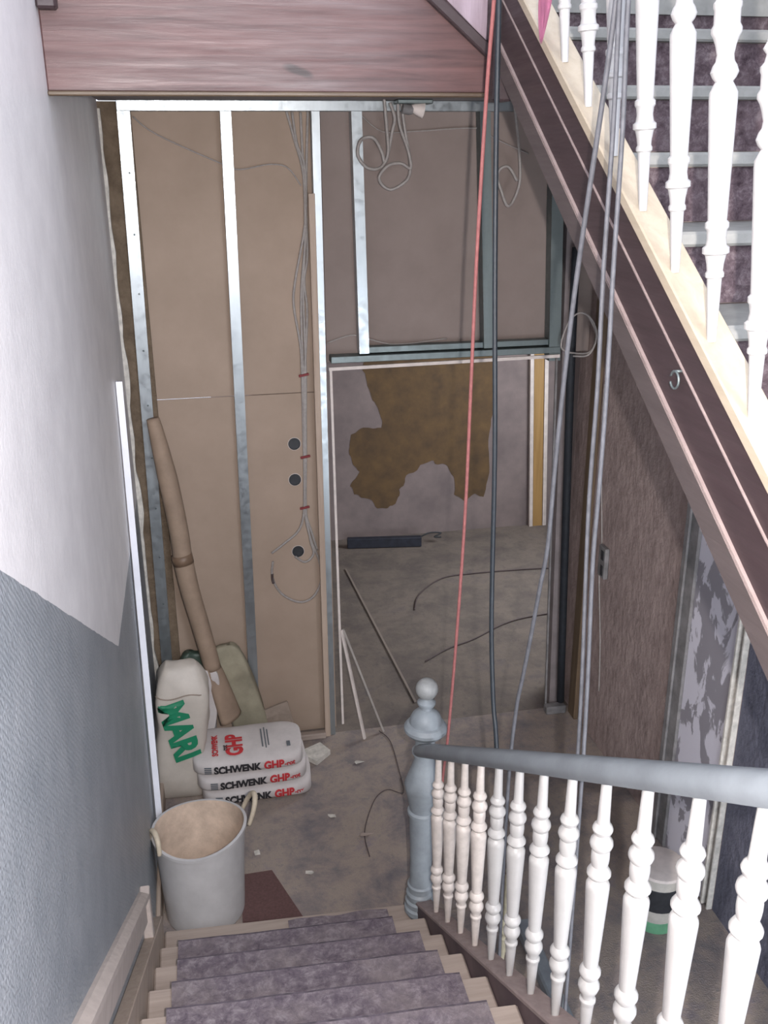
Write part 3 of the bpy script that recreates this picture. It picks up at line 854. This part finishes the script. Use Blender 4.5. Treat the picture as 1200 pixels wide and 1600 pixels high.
# pink rag over the string
bm = bmesh.new()
nn = 12
vs = []
for i in range(nn + 1):
    s = i / nn
    z = 3.46 - 0.155 * s
    wd = 0.052 * (1 - s) ** 0.8 + 0.004
    row = []
    for j in range(9):
        a = j / 8 - 0.5
        row.append(bm.verts.new((0.862 + 0.010 * math.sin(j * 1.9 + s * 2) * (1 - s) - 0.004 * s, 2.385 + a * wd * 2 + 0.01 * s, z - 0.02 * abs(a))))
    vs.append(row)
for i in range(nn):
    for j in range(8):
        bm.faces.new((vs[i][j], vs[i][j + 1], vs[i + 1][j + 1], vs[i + 1][j]))
bmesh.ops.solidify(bm, geom=list(bm.faces), thickness=0.004)
tag(link_mesh('cloth_rag', bm, PINK_CLOTH, None, True), 'pink pointed cloth hanging over the cream cap of the upper flight', 'cloth')

# ------------------------------------------------------------------ tub
TB = Vector((-0.130, 3.415, 0.0))
tub = thing('plastic_tub', 'large white builders tub, mortar-smeared inside, on the landing at the stair foot', 'tub', TB)
prof_o, prof = [], []
for r, z in ((0.155, 0.0), (0.166, 0.006), (0.169, 0.05), (0.174, 0.15), (0.180, 0.26), (0.188, 0.37), (0.190, 0.384), (0.197, 0.386), (0.198, 0.400), (0.186, 0.401)):
    prof.append((r, z))
bm = add_lathe(bmesh.new(), prof + [(0.182, 0.36), (0.174, 0.25), (0.166, 0.15), (0.158, 0.05), (0.150, 0.014), (0.004, 0.012)], 48)
for v in bm.verts:
    a = math.atan2(v.co.y, v.co.x)
    f = v.co.z / 0.4
    v.co.x *= 1.0 + 0.012 * f * math.cos(2 * a)
    v.co.y -= 0.038 * (1 - f)
    v.co.z += 0.010 * f * math.cos(2 * a + 0.4) + 0.008 * f * math.cos(a)
bmesh.ops.translate(bm, verts=bm.verts, vec=TB)
body = soft(link_mesh('tub_body', bm, TUB_OUT, tub), 50)
body.data.materials.append(TUB_IN)
for p in body.data.polygons:
    c = p.center
    rr = math.hypot(c.x, c.y)
    n_in = p.normal.x * c.x + p.normal.y * c.y
    if (n_in < -0.02 and c.z > 0.01) or (rr < 0.155 and c.z > 0.008 and p.normal.z > 0.5):
        p.material_index = 1
def handle(a0, up, out):
    c, s = math.cos(a0), math.sin(a0)
    pts_ = []
    for i in range(11):
        q = PI * i / 10
        lat = 0.055 * math.cos(q)
        h = 0.385 + up * math.sin(q)
        rr = 0.200 + out * math.sin(q)
        pts_.append((TB.x + rr * c - lat * s, TB.y + rr * s + lat * c, h))
    return tube('handle', TUB_HANDLE, pts_, lambda t: 0.009 + 0.003 * math.sin(PI * t), tub, 10, 4)
handle(math.radians(203), 0.075, -0.006)
handle(math.radians(12), 0.105, 0.045)

# ------------------------------------------------------------------ plaster bags
BW, BD, BH = 0.555, 0.34, 0.096
def flat_front(bm, w, d, h, eps=0.0016):
    """drape lettering (x, z already set) on the front skin of a pillow bag"""
    for v in bm.verts:
        v.co.y = -pillow_y(v.co.x, v.co.z, w, d, h) - eps
    return bm

def lettering(parent, s, size, m, x, z, rot, w, d, h, M4, bold=0.003, sq=1.0, eps=0.004, name='lettering'):
    bm = text_bm(s, size, bold, sq)
    R = Matrix.Rotation(rot, 4, 'Z')
    for v in bm.verts:
        q = R @ v.co
        v.co = Vector((x + q.x, 0, z + q.y))
    flat_front(bm, w, d, h, eps)
    bmesh.ops.transform(bm, matrix=M4, verts=bm.verts)
    return link_mesh(name, bm, m, parent)

def bag(cx, cy, cz, rz, seed, label):
    t = thing('plaster_bag', label, 'bag', (cx, cy, cz - BH / 2), 'white paper plaster bags')
    M4 = Matrix.Translation((cx, cy, cz)) @ Matrix.Rotation(rz, 4, 'Z')
    bm = add_pillow(bmesh.new(), BW, BD, BH, seed, 0.005)
    # pillow() outlines x-z, so the printed long side is the front skin
    bmesh.ops.transform(bm, matrix=M4, verts=bm.verts)
    link_mesh('bag_body', bm, BAG_PAPER, t, True)
    lettering(t, 'SCHWENK', 0.054, INK_BLACK, -0.168, -0.020, 0.0, BW, BD, BH, M4, 0.0030, 0.86)
    lettering(t, 'GHP', 0.058, INK_RED, 0.076, -0.020, 0.0, BW, BD, BH, M4, 0.0030, 0.86)
    lettering(t, '-rot', 0.036, INK_RED, 0.178, -0.014, 0.0, BW, BD, BH, M4, 0.0016, 0.9)
    bm = bmesh.new()
    for i in range(4):
        add_box(bm, -0.215, -0.180, -0.002, 0.002, -0.018 + i * 0.010, -0.011 + i * 0.010)
    flat_front(bm, BW, BD, BH, 0.004)
    bmesh.ops.transform(bm, matrix=M4, verts=bm.verts)
    link_mesh('logo', bm, INK_GREY, t)
    return t, M4
HS = 0.086
bag(0.150, 4.215, 0.048, math.radians(1), 1, 'bottom white plaster bag of the stack of three on the landing floor')
bag(0.128, 4.218, 0.048 + HS, math.radians(2), 2, 'middle white plaster bag of the stack of three on the landing')
tb, M4 = bag(0.112, 4.222, 0.048 + 2 * HS, math.radians(-1), 3, 'top white plaster bag of the stack, large red letters on its upper face')
# print on the upper face of the top bag
ZT = 0.048 + 2 * HS
def top_print(s, size, m, x, y, rot, bold, sq=1.0):
    bm = text_bm(s, size, bold, sq)
    R = Matrix.Rotation(rot, 4, 'Z')
    for v in bm.verts:
        q = R @ v.co
        X, Y = x + q.x, y + q.y
        # height of the bag's top at (X, Y): invert the pillow profile numerically
        lo_, hi_ = 0.0, BH / 2
        for _ in range(24):
            mid = (lo_ + hi_) / 2
            if pillow_y(X - 0.112, mid, BW, BD, BH) > abs(Y - 4.222):
                lo_ = mid
            else:
                hi_ = mid
        v.co = Vector((X, Y, ZT + lo_ + 0.0045))
    return link_mesh('lettering', bm, m, tb)
top_print('GHP', 0.112, INK_RED, 0.085, 4.095, PI / 2, 0.005, 0.80)
top_print('SCHWENK', 0.040, INK_RED, -0.035, 4.105, PI / 2, 0.002, 0.9)
bm = bmesh.new()
for (xa, xb, ya_, yb_) in ((0.185, 0.192, 4.14, 4.30), (0.202, 0.208, 4.13, 4.31), (0.216, 0.222, 4.15, 4.29), (0.308, 0.326, 4.125, 4.165), (-0.060, -0.054, 4.12, 4.28)):
    add_box(bm, xa, xb, ya_, yb_, ZT + BH / 2 - 0.001, ZT + BH / 2 + 0.003)
link_mesh('small_print', bm, INK_GREY, tb)
top_print('rot', 0.036, INK_BLACK, 0.012, 4.140, PI / 2, 0.0015)

# ------------------------------------------------------------------ standing sack with green print
SW, SD, SH = 0.245, 0.20, 0.74
t = thing('cement_sack', 'tall off-white sack with big green letters, standing in the left corner', 'sack', (-0.20, 4.22, 0))
SM = Matrix.Translation((-0.205, 4.235, 0.365)) @ Matrix.Rotation(math.radians(2.5), 4, 'Y')
def sack_x(x, z):
    f = 1.0 + 0.05 * math.sin(z * 9.0 + 0.6)
    if z > 0.20:
        f *= 1.0 - 0.42 * ((z - 0.20) / 0.17) ** 3
    return x * f + 0.012 * math.sin(z * 7)
bm = add_pillow(bmesh.new(), SW, SD, SH, 11, 0.016, 22, 40, 7.0)
for v in bm.verts:
    if v.co.z > 0.22:
        v.co.y *= 1.0 - 0.35 * (v.co.z - 0.22) / 0.15
    v.co.y += 0.03 * (v.co.z / SH)
    v.co.x = sack_x(v.co.x, v.co.z)
bmesh.ops.transform(bm, matrix=SM, verts=bm.verts)
link_mesh('sack_body', bm, SACK_PLASTIC, t, True)
def sack_text(s, size, m, x, z, rot, bold, sq=1.0):
    bm = text_bm(s, size, bold, sq)
    R = Matrix.Rotation(rot, 4, 'Z')
    for v in bm.verts:
        q = R @ v.co
        X, Z = x + q.x, z + q.y
        y = -pillow_y(max(-SW / 2 + 0.004, min(SW / 2 - 0.004, X)), Z, SW, SD, SH)
        if Z > 0.22:
            y *= 1.0 - 0.35 * (Z - 0.22) / 0.15
        v.co = Vector((sack_x(X, Z), y + 0.03 * Z / SH - 0.012, Z))
    bmesh.ops.transform(bm, matrix=SM, verts=bm.verts)
    return link_mesh('lettering', bm, m, t)
sack_text('MARI', 0.165, INK_GREEN, -0.112, 0.190, math.radians(-72), 0.008, 0.86)
# fold line near the top
tube('tie', KRAFT_GREY, [tuple(SM @ Vector((x, -pillow_y(x, 0.235, SW, SD, SH) * 0.96 + 0.009 - 0.008, 0.232 + 0.01 * math.sin(x * 30)))) for x in [-0.115 + 0.23 * i / 12 for i in range(13)]], 0.003, t, 6, 3)

# ------------------------------------------------------------------ leaning tube, sacks and paper behind the stack
t = thing('cardboard_tube', 'long brown cardboard tube leaning on the boards, joined halfway, crumpled at the foot', 'tube', (0.03, 4.42, 0.3))
tube('upper_section', KRAFT, [(-0.217, 4.535, 1.885), (-0.198, 4.53, 1.76), (-0.168, 4.52, 1.55), (-0.142, 4.505, 1.32), (-0.134, 4.50, 1.160)], lambda s: 0.030 + 0.017 * min(1, s * 2.2), t, 18, 5)
tube('lower_section', KRAFT, [(-0.134, 4.50, 1.165), (-0.112, 4.49, 1.00), (-0.068, 4.475, 0.77), (-0.030, 4.46, 0.56)], lambda s: 0.050 - 0.006 * s, t, 18, 5)
tube('joint_tape', mat('brown_tape', (120, 98, 80), 0.5, 0.1, 30), [(-0.139, 4.502, 1.195), (-0.131, 4.498, 1.145)], 0.0515, t, 18, 0)
tube('crumpled_end', KRAFT, [(-0.034, 4.46, 0.58), (-0.018, 4.455, 0.52), (0.012, 4.45, 0.40), (0.045, 4.45, 0.26)], lambda s: 0.046 + 0.026 * s, t, 14, 5, 0.55)
def sack(name, m, label, cat, c, w_, d_, h_, rot, seed, amp=0.014):
    bm = add_pillow(bmesh.new(), w_, d_, h_, seed, amp, 20, 24, 10.0)
    for v in bm.verts:
        if v.co.z > 0:
            v.co.x *= 0.25 + 0.75 * max(0.0, 1 - (2 * v.co.z / h_) ** 4) ** 0.4
    M_ = Matrix.Translation(c) @ Matrix.Rotation(rot[1], 4, 'Y') @ Matrix.Rotation(rot[0], 4, 'X')
    bmesh.ops.transform(bm, matrix=M_, verts=bm.verts)
    return tag(link_mesh(name, bm, m, None, True), label, cat)
sack('grain_sack', PALE_SACK, 'pale green-grey bulging sack standing behind the tube foot', 'sack', (0.108, 4.527, 0.335), 0.19, 0.075, 0.66, (0.0, math.radians(-14)), 21, 0.008)
sack('refuse_bag', GREEN_BAG, 'dark green plastic bag squeezed behind the tall sack and the tube', 'bag', (-0.150, 4.530, 0.335), 0.17, 0.07, 0.60, (0.0, math.radians(6)), 22, 0.015)
sack('paper_sack', BAG_PAPER, 'crumpled white paper sack between the tall sack and the tube', 'sack', (-0.085, 4.428, 0.295), 0.12, 0.04, 0.56, (0.0, math.radians(8)), 23, 0.012)
bm = bmesh.new()
outl = [(0.139, 0.215), (0.345, 0.292), (0.352, 0.286), (0.392, 0.10), (0.380, 0.02), (0.14, 0.02)]
nn = []
add_prism(bm, [(x, 4.50 - 0.10 * (0.36 - z) + 0.03 * math.sin(x * 9), z) for x, z in outl], (0, 0.012, 0))
bmesh.ops.triangulate(bm, faces=[f for f in bm.faces if len(f.verts) > 4])
bmesh.ops.subdivide_edges(bm, edges=list(bm.edges), cuts=3, use_grid_fill=True)
for v in bm.verts:
    v.co.y += 0.012 * noise.noise(v.co * 11)
tag(link_mesh('paper_bag', bm, KRAFT_GREY, None, False), 'opened grey-brown paper bag with a pointed corner behind the plaster bags', 'paper bag')

# corner bead leaning on the left wall
bm = bmesh.new()
p, q = Vector((-0.306, 3.577, 0.0)), Vector((-0.313, 4.005, 2.185))
L_ = [(-0.013, 0), (0.013, 0), (0.013, 0.004), (-0.009, 0.004), (-0.009, 0.026), (-0.013, 0.026)]
add_prism(bm, [(p.x + x, p.y + y, p.z) for x, y in L_], q - p)
tag(link_mesh('corner_bead', bm, BEAD_MAT), 'shiny white plaster corner bead leaning upright against the left wall', 'corner bead')

# white strips leaning in the opening
tag(stick('white_strip', WHITE_EDGE, (0.662, YP - 0.022, 0.66), (0.768, 4.494, 0.004), 0.018, 0.012), 'white strip leaning on the opening edge, foot nearer the stacked bags', 'strip')
tag(stick('white_strip', mat('dusty_strip', (158, 152, 146), 0.6, 0.08), (0.672, YP - 0.016, 0.66), (0.885, YP - 0.03, 0.004), 0.015, 0.010), 'greyer thin strip leaning on the opening edge, foot nearer the newel post', 'strip')

# mat scrap and debris on the landing
tag(prism('carpet_scrap', MAT_RED, [(0.030, 3.545, 0.0), (0.169, 3.548, 0.0), (0.275, 3.235, 0.0), (0.020, 3.260, 0.0)], (0, 0, 0.008)), 'dark red-brown carpet scrap lying on the floor right of the tub', 'carpet scrap')
def rubble(name, label, cat, c, size, seed, m, group=None):
    bm = bmesh.new()
    rnd = random.Random(seed)
    vs = [bm.verts.new((c[0] + rnd.uniform(-1, 1) * size[0], c[1] + rnd.uniform(-1, 1) * size[1], rnd.uniform(0, 1) * size[2])) for _ in range(12)]
    r = bmesh.ops.convex_hull(bm, input=vs)
    junk = [e for e in r['geom_interior'] if isinstance(e, bmesh.types.BMVert)]
    bmesh.ops.delete(bm, geom=junk, context='VERTS')
    return tag(link_mesh(name, bm, m), label, cat, group)
bm = bmesh.new()
add_prism(bm, [(0.418, 4.42, 0.004), (0.515, 4.47, 0.004), (0.560, 4.385, 0.004), (0.475, 4.30, 0.004), (0.43, 4.35, 0.004)], (0, 0, 0.028))
tag(link_mesh('plaster_chunk', bm, PLASTER_WHITE), 'pale broken plasterboard piece on the floor right of the plaster bags', 'rubble')
for i, (x, y, sx, lb) in enumerate(((0.70, 4.28, 0.035, 'long pale splinter on the landing floor in front of the white strips'),
                                    (0.49, 3.87, 0.022, 'pale plaster crumb on the floor right of the plaster bag stack'),
                                    (0.335, 3.50, 0.020, 'pale plaster crumb on the floor just behind the red-brown carpet scrap'),
                                    (0.64, 3.70, 0.045, 'pale wood splinter on the floor left of the newel post'),
                                    (0.12, 3.68, 0.025, 'pale plaster crumb on the floor right of the tub handle'))):
    rubble('plaster_crumb' if i not in (0, 3) else 'wood_splinter', lb, 'rubble', (x, y), (sx, 0.014, 0.016), 40 + i, PLASTER_WHITE if i != 3 else PALE_WOOD, 'crumbs on the landing floor')
tag(tube('floor_wire', CABLE_DARK, [(0.86, 4.55, 0.006), (0.902, 4.434, 0.005), (0.892, 4.139, 0.005), (0.874, 3.978, 0.005), (0.80, 4.02, 0.005), (0.72, 3.95, 0.005), (0.63, 3.728, 0.005), (0.621, 3.55, 0.005)], 0.0026, None, 6, 6), 'thin dark wire trailing over the landing floor left of the newel post', 'wire')

# ------------------------------------------------------------------ back room, seen through the opening
t = thing('metal_bar', 'dark blue metal bar lying at the foot of the far wall', 'metal bar', (1.42, 7.2, 0))
stick('bar_body', BAR_BLUE, (1.115, 7.235, 0.045), (1.722, 7.150, 0.045), 0.055, 0.085, t, bev=0.006)
tube('wire_hook', BLACK_PL, [(1.70, 7.16, 0.07), (1.80, 7.18, 0.10), (1.90, 7.19, 0.085), (1.84, 7.18, 0.06), (1.90, 7.19, 0.05)], 0.007, t, 7, 5)
t = thing('pine_board', 'upright yellow pine board with pale edges standing against the far wall', 'board', (2.77, 7.4, 0))
prism('board', OCHRE_WOOD, [(2.690, 7.385, 2.1), (2.775, 7.385, 2.1), (2.858, 7.385, 0.0), (2.776, 7.385, 0.0)], (0, 0.03, 0), t)
prism('edge_strip', WHITE_EDGE, [(2.655, 7.38, 2.1), (2.685, 7.38, 2.1), (2.772, 7.38, 0.0), (2.742, 7.38, 0.0)], (0, 0.035, 0), t)
prism('edge_strip', WHITE_EDGE, [(2.780, 7.38, 2.1), (2.812, 7.38, 2.1), (2.895, 7.38, 0.0), (2.863, 7.38, 0.0)], (0, 0.035, 0), t)
tag(tube('floor_cable', CABLE_DARK, [(1.40, 6.0, 0.007), (1.489, 6.235, 0.007), (1.721, 6.474, 0.007), (1.987, 6.514, 0.007), (2.449, 6.502, 0.007), (2.9, 6.45, 0.007)], 0.0055, None, 6, 6), 'dark cable lying in a curve on the back room floor, nearer the far wall', 'cable')
tag(tube('floor_cable', CABLE_DARK, [(1.30, 5.26, 0.007), (1.485, 5.392, 0.007), (1.686, 5.485, 0.007), (1.967, 5.662, 0.007), (2.214, 5.73, 0.007), (2.6, 5.76, 0.007)], 0.005, None, 6, 6), 'dark cable lying across the back room floor, nearer the opening', 'cable')
tag(stick('floor_lath', make_wood('dusty_lath', (126, 116, 108), (144, 132, 124), 0.8, 'Y'), (1.032, 6.80, 0.006), (1.128, 4.80, 0.006), 0.014, 0.010), 'thin wooden lath lying lengthwise on the floor beyond the opening', 'lath')

# ------------------------------------------------------------------ right corner of the partition and right wall
tag(tube('black_pipe', BLACK_PIPE, [(1.856, YP - 0.035, 2.62), (1.868, YP - 0.035, 1.94), (1.930, YP - 0.035, 0.07)], 0.021, None, 12, 4), 'black foam-covered pipe standing upright at the right edge of the opening', 'pipe')
tag(box('floor_plate', JAMB_GREY, 1.84, 1.96, YP - 0.06, YP - 0.005, 0.0, 0.05, None, 0.006), 'small grey block under the foot of the black pipe', 'block')
tag(box('shadow_strip', make_wood('dark_olive_shadow', (78, 64, 50), (108, 90, 70), 0.7, 'Z'), XR - 0.028, XR - 0.001, 4.44, 4.53, 0.0, 3.24, None, 0.004), 'dark brown upright strip standing for the cable shadow right of the black pipe', 'shadow strip')  # dark strip in place of the shadow of the hanging cables
t = thing('switch_box', 'small pale broken switch box on the bare brown right wall', 'switch box', (XR, 4.24, 1.07))
box('box_body', JAMB_GREY, XR - 0.026, XR - 0.001, 4.205, 4.285, 0.985, 1.155, t, 0.004)
box('recess', BLACK_PL, XR - 0.028, XR - 0.024, 4.222, 4.252, 1.085, 1.135, t)
box('recess', BLACK_PL, XR - 0.028, XR - 0.024, 4.222, 4.248, 1.000, 1.055, t)
tag(tube('wall_wire', CABLE_GREY, [(XR - 0.005, 4.415, 1.966), (XR - 0.005, 4.395, 1.638), (XR - 0.006, 4.30, 1.16), (XR - 0.006, 4.30, 0.97), (XR - 0.005, 4.227, 0.624), (XR - 0.005, 4.191, 0.333)], 0.004, None, 6, 5), 'thin wire running down the brown right wall past the switch box', 'wire')

# ------------------------------------------------------------------ things on the floor behind the lower balustrade
PC = Vector((1.735, 2.93, 0))
t = thing('plastic_pail', 'cloudy plastic pail with a green base band on the floor behind the balusters', 'pail', PC)
lathe('pail_body', PAIL_MAT, [(0.085, 0.0), (0.090, 0.05), (0.100, 0.285), (0.104, 0.29), (0.096, 0.29), (0.088, 0.06), (0.003, 0.055)], PC, t, 28)
lathe('base_band', GREEN_BAND, [(0.0875, 0.0), (0.0905, 0.003), (0.0925, 0.055), (0.0895, 0.057)], PC, t, 28)
lathe('rim', WHITE_EDGE, [(0.101, 0.276), (0.107, 0.279), (0.107, 0.292), (0.101, 0.294)], PC, t, 28)
bm = bmesh.new()
add_lathe(bm, [(0.0945, 0.115), (0.0965, 0.117), (0.1005, 0.225), (0.0985, 0.227)], 28)
bmesh.ops.translate(bm, verts=bm.verts, vec=PC)
soft(link_mesh('label_band', bm, BLACK_PL, t), 40)
def loose_baluster(loc, rot, label):
    bm = add_lathe(bmesh.new(), BAL, 18)
    M_ = Matrix.Translation(loc) @ rot
    bmesh.ops.transform(bm, matrix=M_, verts=bm.verts)
    return tag(soft(link_mesh('loose_baluster', bm, OLD_CREAM), 40), label, 'baluster', 'loose balusters in the stair well')
loose_baluster((1.035, 2.85, 0.0), Matrix.Rotation(math.radians(2), 4, 'Y') @ Matrix.Rotation(math.radians(3), 4, 'X'), 'aged cream baluster standing loose behind the white balusters, near the newel post')
loose_baluster((1.080, 2.60, 0.024), Matrix.Rotation(math.radians(88), 4, 'X'), 'aged cream baluster lying on the floor behind the white balusters')
tag(stick('grey_rail', GREY_PAINT, (1.165, 2.98, 0.035), (1.100, 2.10, 0.20), 0.060, 0.055, None, (0, 0, 1), 0.008), 'loose blue-grey rail lying on the floor behind the white balusters', 'rail')
